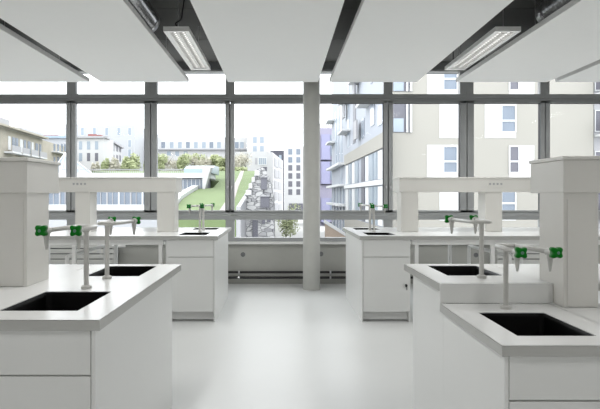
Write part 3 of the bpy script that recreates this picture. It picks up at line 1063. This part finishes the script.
# ---- white tower with window grid beside the column
b = Facade('apartment_building', 'white block with a grid of dark windows just left of the column', 'building', pp(284.3, 180), pp(312, 180), 15, GZ, Z(146.5, 180), M['x_white'])
for r in range(6):
    for c in (288.3, 296.3, 304.3):
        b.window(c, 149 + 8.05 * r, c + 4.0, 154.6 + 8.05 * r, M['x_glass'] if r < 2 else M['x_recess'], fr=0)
b.part('passage', M['x_recess'], 289, 203.5, 312, 212, 0, .2)
b = Facade('office_building', 'dark clad narrow block between the white buildings', 'building', pp(270, 140), pp(284, 140), 12, GZ, Z(150.5, 140), M['x_dark'])
for r in range(4):
    b.window(279, 155 + 9 * r, 281.5, 160 + 9 * r, M['x_pane'], fr=0)
b = Facade('office_building', 'white building with rounded stepped end behind the stone clad building', 'building', pp(228, 112), pp(272.5, 112), 12, GZ, Z(152, 112), M['x_white'])
for c in (238.5, 243.5, 255):
    b.window(c, 158, c + 2.2, 164.5, M['x_conc'], fr=0)
b.window(259, 158, 266, 164.3, M['x_pane'], fr=.15, bars=3)
b.window(261, 167, 267, 171, M['x_recess'], fr=0)
b = Facade('office_building', 'white louvred wing falling away left of the dark block', 'building', pp(272.8, 112), (X(283, 139), 139), .3, GZ, Z(152.5, 112), M['x_white'])
for r in range(5):
    y0 = 159 + 11 * r
    b.part('louvre_panel', M['x_conc'], 274.3, y0, 277.6, y0 + 8, 0, .1)
    b.part('louvre_panel', M['x_conc'], 278.4, y0 + 1, 281.6, y0 + 9, 0, .1)

# ---- long white building on the skyline
b = Facade('housing_block', 'long white building on the skyline with a row of square windows', 'building', pp(148, 150), pp(268, 150), 14, GZ, Z(137.5, 150), M['x_white'])
for k, c in enumerate((161.3, 169.8, 178, 186, 194, 202, 209.5, 217, 225, 234.8, 240, 247, 254)):
    b.window(c, 142, c + 3.9, 148.2, M['x_pane'] if k % 3 else M['x_glass'], fr=.1, fm=M['x_frame'])
for c in (167, 175.3, 183.8):
    b.window(c, 151.3, c + 3.8, 156, M['x_pane'], fr=0)
b.part('cornice', M['x_conc'], 158, 149.2, 268, 150.0, 0, .9)
b = Facade('housing_block', 'small white rooftop block with two windows above the long white building', 'building', pp(247, 141), pp(268, 141), 8, GZ, Z(132.5, 149), M['x_white'])
for c in (253, 260):
    b.window(c, 137, c + 3.8, 143, M['x_pane'], fr=0)
    b.window(c, 146, c + 3.8, 151.5, M['x_pane'], fr=0)

# ---- white buildings behind the second window
b = Facade('housing_block', 'tall plain white building behind the corner building with red roof boxes', 'building', pp(64, 140), pp(135, 140), 14, GZ, Z(124.5, 140), M['x_white2'])
for c in (81, 93, 105.3, 117.5, 128.2):
    b.window(c, 127.8, c + 3.0, 135.2, M['x_pane'], fr=.1)
for y0 in (140, 149.3, 158.5):
    b.window(128.2, y0, 131.2, y0 + 7, M['x_pane'], fr=.1)
b = Facade('office_building', 'banded glass office building at the right of the white building', 'building', pp(135.3, 160), pp(150, 160), 14, GZ, Z(130.5, 160), M['x_skyl'])
for r in range(4):
    b.part('floor_band', M['x_frame'], 135.3, 132.5 + 3.6 * r, 150, 133.7 + 3.6 * r, 0, .3)
b.part('dark_floor', M['x_dark'], 135.3, 145, 150, 152, 0, .2)
for r in range(3):
    b.window(136.5 + 4 * r, 153.5, 139.3 + 4 * r, 159, M['x_glass'], fr=0)
b = Facade('corner_building', 'white corner building with tall windows and red boxes on its roof', 'building', pp(70, 105), pp(104, 105), 6, GZ, Z(137.5, 105), M['x_white'])
for c in (79, 87, 95):
    b.window(c, 141.3, c + 3.2, 149.6, M['x_pane'], fr=0)
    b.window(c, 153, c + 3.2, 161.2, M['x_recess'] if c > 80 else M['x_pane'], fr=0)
b.part('roof_edge', M['x_conc'], 69.5, 136.2, 104.2, 138.2, -.3, .5)
b.part('red_roof_box', M['x_red'], 87, 134, 98.5, 136.2, -3, -1.5)
c_ = Facade('corner_building', 'receding side wing of the white corner building with a slanting roof line', 'building', pp(104.3, 105.2), pp(121.5, 128), .3, GZ, Z(137.7, 105.2), M['x_white'])
for c in (105.2, 108.9, 112.7, 116.3, 119.3):
    k = (c - 104) / 17
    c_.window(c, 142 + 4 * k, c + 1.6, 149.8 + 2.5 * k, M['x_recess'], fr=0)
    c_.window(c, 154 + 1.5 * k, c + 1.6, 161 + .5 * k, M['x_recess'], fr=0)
c_.box('roof_edge', M['x_conc'], -.3, c_.L + .3, Z(138.2, 105.2), Z(136.3, 105.2), -.3, .5)
c_.box('red_roof_box', M['x_red'], .2, c_.L * .42, Z(136.2, 105.2), Z(134.2, 105.2), -3, -1.5)
c_.box('red_roof_box', M['x_red'], c_.L * .6, c_.L * .8, Z(136.2, 105.2), Z(135.0, 105.2), -3, -1.5)

# ---- old stone-coloured building at the left
o_ = Facade('old_building', 'weathered beige building with balconies and eaves at the left', 'building', (X(-12, 67.5), 67.5), pp(42, 86), 8, GZ, Z(139, 86), M['x_old'])
for k in range(9):
    px = 8 + k * 3.9
    u0, d0 = o_.uD(px)
    for zt, zb in ((9.2, 7.4), (6.0, 4.2), (2.8, 1)):
        o_.box('window', M['x_glass'] if k % 3 else M['x_frame'], u0, u0 + (1.1 if k % 2 else .8), zb, zt, 0, .05)
for zc in (3.7, 6.9):
    for a, c in ((4, 13), (15, 22), (24, 31), (33, 40)):
        u0, _ = o_.uD(a); u1, _ = o_.uD(c)
        q = o_.box('balcony', M['x_frame'], u0, u1, zc, zc + .2, 0, 1.1)
        o_.box('balcony_railing', M['x_conc'], u0, u1, zc + .2, zc + 1.0, 1.0, 1.06, q)
o_.box('eaves', M['x_old'], -.5, o_.L + .3, 10.1, 10.35, 0, .9)
o_.box('roof_box', M['x_conc'], o_.L * .45, o_.L * .62, 10.3, 12.0, -5, -2)
o2 = Facade('old_building', 'beige building wing with plain gable and small windows, right of the balconies', 'building', pp(42.2, 86.2), pp(67, 100), 8, GZ, Z(139.6, 86), M['x_old'])
for c in (53.5, 57.2, 61, 64):
    o2.window(c, 144, c + 1.8, 151.5, M['x_glass'], fr=0)
o2.part('balcony', M['x_frame'], 51.5, 153, 66.5, 154.2, 0, 1)
for c in (53.5, 57.2, 61, 64):
    o2.window(c, 157, c + 1.8, 163, M['x_glass'], fr=0)
b = Facade('office_building', 'distant low building with reddish roof line behind the beige building', 'building', pp(38, 128), pp(74, 128), 10, GZ, Z(136.5, 128), M['x_white2'])
b.part('roof_edge', M['x_skyl'], 40, 135.8, 74, 138.2, 0, .6)
b.part('red_roof_box', M['x_red'], 41, 134.2, 56, 135.8, -3, -1)
b = Facade('housing_block', 'pale rooftop level behind the beige building at the far left', 'building', pp(-10, 110), pp(22, 110), 10, GZ, Z(127.5, 110), M['x_white2'])
b.part('roof_edge', M['x_frame'], -10, 127, 22.5, 128.6, 0, .8)

# glazed pyramid roof
t = thing('glass_roof', 'pale pyramid shaped glass roof in front of the white corner building', 'roof', (X(63, 66), 68, Z(176, 66)))
bm = new_bm()
apx = (X(65, 68), 68, Z(153.5, 68))
base = [(X(50, 64), 64, GZ), (X(94, 64), 64, GZ), (X(92, 72), 72, GZ), (X(50, 72), 72, GZ)]
mid = [(p[0], p[1], Z(175, 64)) for p in base]
Bv = [bm.verts.new(p) for p in base]; Mv = [bm.verts.new(p) for p in mid]; A = bm.verts.new(apx)
for k in range(4):
    bm.faces.new([Bv[k], Bv[(k + 1) % 4], Mv[(k + 1) % 4], Mv[k]])
    bm.faces.new([Mv[k], Mv[(k + 1) % 4], A])
obj('glazing', shift(bm, t), M['x_pane'], t)
bm = new_bm()
for q in mid + [((mid[0][0] * (1 - k) + mid[1][0] * k), 64, mid[0][2]) for k in (.25, .5, .75)]:
    cyl(bm, (q[0], q[1] - .05, q[2] + .05), (apx[0], apx[1], apx[2] + .08), .06, seg=6)
obj('glazing_bar', shift(bm, t), M['x_frame'], t)

# ---- terraced pavilion with white roof edge
XR_ = X(209, 60)
p = Facade('pavilion', 'low pavilion with white roof edge and long glazed front below the trees', 'building', pp(20, 60), (XR_ - .6, 60), 6, GZ, Z(178.5, 60), M['x_white2'])
p.part('roof_edge', M['x_frame'], 20, 173.2, 209, 178, -6, .7)
p.part('glazed_front', M['x_glass'], 20, 179, 150, 204.5, 0, .08)
gl = p.part('glazed_front', M['x_glass'], 181, 179.5, 206, 188.5, 0, .08)
for k in range(22):
    px = 24 + k * 5.9
    p.part('glazing_post', M['x_conc'] if k % 4 else M['x_frame'], px, 179, px + (.7 if k % 2 else 1.6), 204.5, .08, .16)
for k in range(6):
    p.part('glazing_post', M['x_frame'], 183 + 4.2 * k, 179.5, 183.5 + 4.2 * k, 188.5, .08, .14)
p.part('glazing_rail', M['x_conc'], 20, 190, 150, 191.2, .08, .2)
p.part('glazing_rail', M['x_pane'], 20, 183, 150, 186, .08, .12)
p.part('white_base', M['x_frame'], 20, 204.5, 150, 210.5, 0, .5)
bm = new_bm()
x0, x1 = X(184, 61), X(212, 61)
prism(bm, [(61, Z(173, 61)), (61, Z(168.5, 61)), (64, Z(165.8, 64)), (68, Z(167, 68)), (68, Z(173, 61))], 'x', x0, x1)
r_ = obj('rooflight', shift(bm, p.root), M['x_skyl'], p.root)
bm = new_bm()
for k in range(60):
    xx = X(60 + k * 2.1, 60.2)
    if xx > x0: break
    box(bm, xx - .02, xx + .02, 60.2, 60.24, Z(173.2, 60), Z(169.2, 60))
box(bm, X(60, 60), x0, 60.2, 60.26, Z(169.6, 60), Z(169.0, 60))
obj('roof_railing', shift(bm, p.root), M['x_conc'], p.root)
bm = new_bm()
prism(bm, [(XR_ - .6, Z(189.5, 60)), (XR_ - .6, Z(167.5, 60)), (XR_ + .3, Z(167.5, 60)), (XR_ - .35, Z(189.5, 60))], 'y', 59.2, 60.8)
obj('side_wall', shift(bm, p.root), M['x_white'], p.root)

# ---- grass roof hill
bm = new_bm()
def hz(D): return .146 * (D - 45)
def add_strip(bm, pts_left, pts_right, ds, lift=0.0, base=None, mi=0):
    L, R = [], []
    for D, a, c in zip(ds, pts_left, pts_right):
        zt = min(hz(D), hz(78)) + lift
        L.append(bm.verts.new((a, D, zt))); R.append(bm.verts.new((c, D, zt)))
    for k in range(len(ds) - 1):
        bm.faces.new([L[k], R[k], R[k + 1], L[k + 1]])
    if base is not None:
        L2 = [bm.verts.new((v.co.x, v.co.y, base)) for v in L]; R2 = [bm.verts.new((v.co.x, v.co.y, base)) for v in R]
        for k in range(len(ds) - 1):
            bm.faces.new([L[k], L[k + 1], L2[k + 1], L2[k]])
            bm.faces.new([R[k + 1], R[k], R2[k], R2[k + 1]])
        bm.faces.new([L[0], L2[0], R2[0], R[0]])
        bm.faces.new([L[-1], R[-1], R2[-1], L2[-1]])
ds = [45, 48, 52, 56, 59.5, 60, 66.2, 66.5, 78, 84, 104]
lf = [-8.6, -8.9, -9.2, -9.0, -8.7, -7.3, -7.3, -12, -26, -30, -30]
rt = [-3.62, -3.55, -3.42, -3.3, -3.2, -3.2, -3.1, -3.1, -2.8, -2.6, -2.4]
add_strip(bm, lf, rt, ds, 0, GZ)
struct('ground_hill', bm, M['x_grass'], 'sloping green grass roof outside between the pavilion and the stone building', 'ground')
bm = new_bm()
dd = [45, 52, 60, 70, 78, 84]
add_strip(bm, [-5.05, -5.0, -5.2, -5.4, -5.6, -5.7], [-4.1, -4.3, -4.6, -4.85, -5.15, -5.3], dd, .03)
struct('ground_path', bm, M['x_path'], 'pale gravel path running up the grass roof', 'path')
bm = new_bm()
add_strip(bm, [-3.6, -3.4, -3.18, -3.0, -2.75, -2.65], [-3.25, -3.05, -2.85, -2.65, -2.45, -2.35], dd, .45, GZ)
tag(obj('garden_wall', bm, M['x_conc']), 'low concrete kerb wall between grass roof and stone clad building', 'wall')
bm = new_bm()
add_strip(bm, [-9.3, -9.6, -9.9, -9.7, -9.4], [-8.65, -8.95, -9.25, -9.05, -8.75], [45, 48, 52, 56, 59.5], .35, GZ)
tag(obj('garden_wall', bm, M['x_frame']), 'white curved kerb along the left edge of the grass roof', 'wall')

# ---- stone clad building
S = Facade('stone_building', 'small rounded building clad in stacked pale stone blocks beside the grass roof', 'building', (-3.2, 52), (-.9, 52), .3, GZ, GZ + .4, M['x_conc'])
bm = new_bm()
out = [(236.5, 262), (236.5, 214), (241, 203), (247, 191), (252, 180), (256.5, 170), (260, 167.5), (264, 168.5), (268, 175), (271, 186), (273, 198), (274, 214), (274, 262)]
prism(bm, [(X(a, 50), max(GZ, Z(c, 50))) for a, c in out], 'y', 50, 58)
obj('stone_wall', shift(bm, S.root), M['x_stone'], S.root)
rng = random.Random(3)
for row in range(11):       # protruding stone courses along the sloping edge
    y = 240 - row * 6.4
    xl = 237 if y > 212 else 237 + (212 - y) * .46
    bm = new_bm()
    box(bm, X(xl + 1.3, 50), X(xl + 7 + rng.random() * 3 - row * .35, 50), 49.5, 50.02, Z(y, 50), Z(y - 5.2, 50))
    obj('stone_course', shift(bm, S.root), M['x_white'], S.root, bevel=.05)
for a, c, e, g_ in ((261, 177.5, 267, 189.5), (260.5, 196.5, 269.5, 207.5), (252.5, 220, 258, 240), (262, 214.5, 265, 224), (267, 213.5, 270.5, 222)):
    bm = new_bm()
    box(bm, X(a, 50), X(e, 50), 49.85, 50.0, Z(g_, 50), Z(c, 50))
    wd = obj('window', shift(bm, S.root), M['x_recess'], S.root)
    bm = new_bm()
    box(bm, X(a - .8, 50), X(e + .8, 50), 49.7, 50.0, Z(c, 50), Z(c - 1, 50))
    obj('lintel', shift(bm, S.root), M['x_conc'], wd)

# ---- trees
def tree(px, D, zb, ztop, wpx, m, label, n=420, seed=1, leaf=.16, group='trees outside the window', frac=.25):
    rg = random.Random(seed)
    cx = X(px, D); H = ztop - zb; R = wpx / F * D / 2
    t = thing('tree', label, 'tree', (cx, D, zb), group)
    bm = new_bm()
    cyl(bm, (0, 0, 0), (0, 0, H * .55), .035 * H * .6, .02 * H * .5, seg=8)
    for k in range(9):
        a = rg.random() * 2 * PI
        h = H * (.25 + .45 * rg.random())
        r = R * (.4 + .5 * rg.random())
        cyl(bm, (0, 0, h * .8), (math.cos(a) * r, math.sin(a) * r, min(H, h + H * .3)), .02 * H * .4, .006, seg=5)
    obj('trunk', bm, M['x_bark'], t)
    bm = new_bm()
    hc = H * (1 + frac) / 2; hr = H * (1 - frac) / 2
    blobs = []
    for k in range(8):
        a = rg.random() * 2 * PI; q = math.sqrt(rg.random()) * .65
        blobs.append((math.cos(a) * q * R, math.sin(a) * q * R, hc + (rg.random() - .5) * hr * 1.1, .38 + .2 * rg.random()))
    for k in range(n):
        bx, by, bz, br = rg.choice(blobs)
        while True:
            v = Vector((rg.uniform(-1, 1), rg.uniform(-1, 1), rg.uniform(-1, 1)))
            if v.length < 1: break
        c = Vector((bx + v.x * R * br, by + v.y * R * br, min(H - leaf, bz + v.z * hr * br)))
        u = Vector((rg.gauss(0, 1), rg.gauss(0, 1), rg.gauss(0, 1))).normalized()
        w_ = u.orthogonal().normalized()
        s_ = leaf * (.6 + .8 * rg.random())
        vs = [bm.verts.new(c + u * s_), bm.verts.new(c + w_ * s_ * .6), bm.verts.new(c - u * s_), bm.verts.new(c - w_ * s_ * .6)]
        bm.faces.new(vs)
    obj('crown', bm, m, t)
    return t
zpl = hz(78)
row = [(160, 155, 'x_leaf'), (167, 157, 'x_leaf2'), (175, 156, 'x_leaf2'), (183, 154.5, 'x_leaf'), (191, 153, 'x_leaf2'), (199, 154, 'x_leaf'), (206, 153, 'x_leaf2'),
       (213, 156, 'x_leaf'), (219, 155, 'x_leaf'), (225, 158, 'x_leaf'), (232, 154, 'x_leaf2'), (239, 152, 'x_leaf2'), (245, 153, 'x_leaf2')]
desc = {'x_leaf': 'leafy green tree', 'x_leaf2': 'nearly bare brownish tree'}
for i, (px, yt, mn) in enumerate(row):
    tree(px, 90 + (i % 3) * 1.5, zpl - .02, Z(yt - 3, 90), 17, M[mn],
         '%s on the grass roof, %s' % (desc[mn], ['at the left end of the row', 'second from the left', 'third from the left', 'fourth from the left', 'fifth from the left', 'sixth from the left', 'seventh from the left', 'eighth from the left', 'ninth from the left', 'tenth, beside the window post', 'right of the window post', 'second right of the window post', 'last and nearest the stone building'][i]),
         n=1300 if mn == 'x_leaf' else 900, seed=i + 10, leaf=.15 if mn == 'x_leaf' else .10, frac=.0)
bm = new_bm()
t = thing('hedge', 'low dark green hedge along the top of the grass roof below the trees', 'hedge', (X(228, 86), 86, zpl))
rg = random.Random(5)
for k in range(1500):
    c = Vector((rg.uniform(X(205, 86), X(247, 86)), 86 + rg.uniform(-.8, .8), zpl + rg.random() ** 1.4 * .9))
    u = Vector((rg.gauss(0, 1), rg.gauss(0, 1), rg.gauss(0, 1))).normalized(); w_ = u.orthogonal().normalized()
    bm.faces.new([bm.verts.new(c + u * .2), bm.verts.new(c + w_ * .12), bm.verts.new(c - u * .2), bm.verts.new(c - w_ * .12)])
obj('foliage', shift(bm, t), M['x_leaf'], t)
for i, (px, yt, wp, mn, l_) in enumerate(((96, 160, 10, 'x_leaf2', 'small brownish bush-like tree before the white corner building'),
                                       (105, 156, 12, 'x_leaf', 'green tree in front of the side wing of the corner building'),
                                       (115, 157, 12, 'x_leaf2', 'thin twiggy tree between the corner building and the bright tree'),
                                       (125, 156, 14, 'x_leaf', 'green tree below the tall plain white building'),
                                       (136, 150, 18, 'x_leaf', 'largest bright green tree before the banded glass office'),
                                       (147, 158, 12, 'x_leaf', 'green tree partly hidden by the wide window post'))):
    tree(px, 84, GZ, Z(yt, 84), wp, M[mn], l_, n=1500, seed=40 + i, leaf=.17, frac=.55)
tree(286, 60, GZ, Z(203, 60), 30, M['x_leaf'], 'loose green tree low down left of the column, beside the stone building', n=1500, seed=77, leaf=.10, frac=.15)
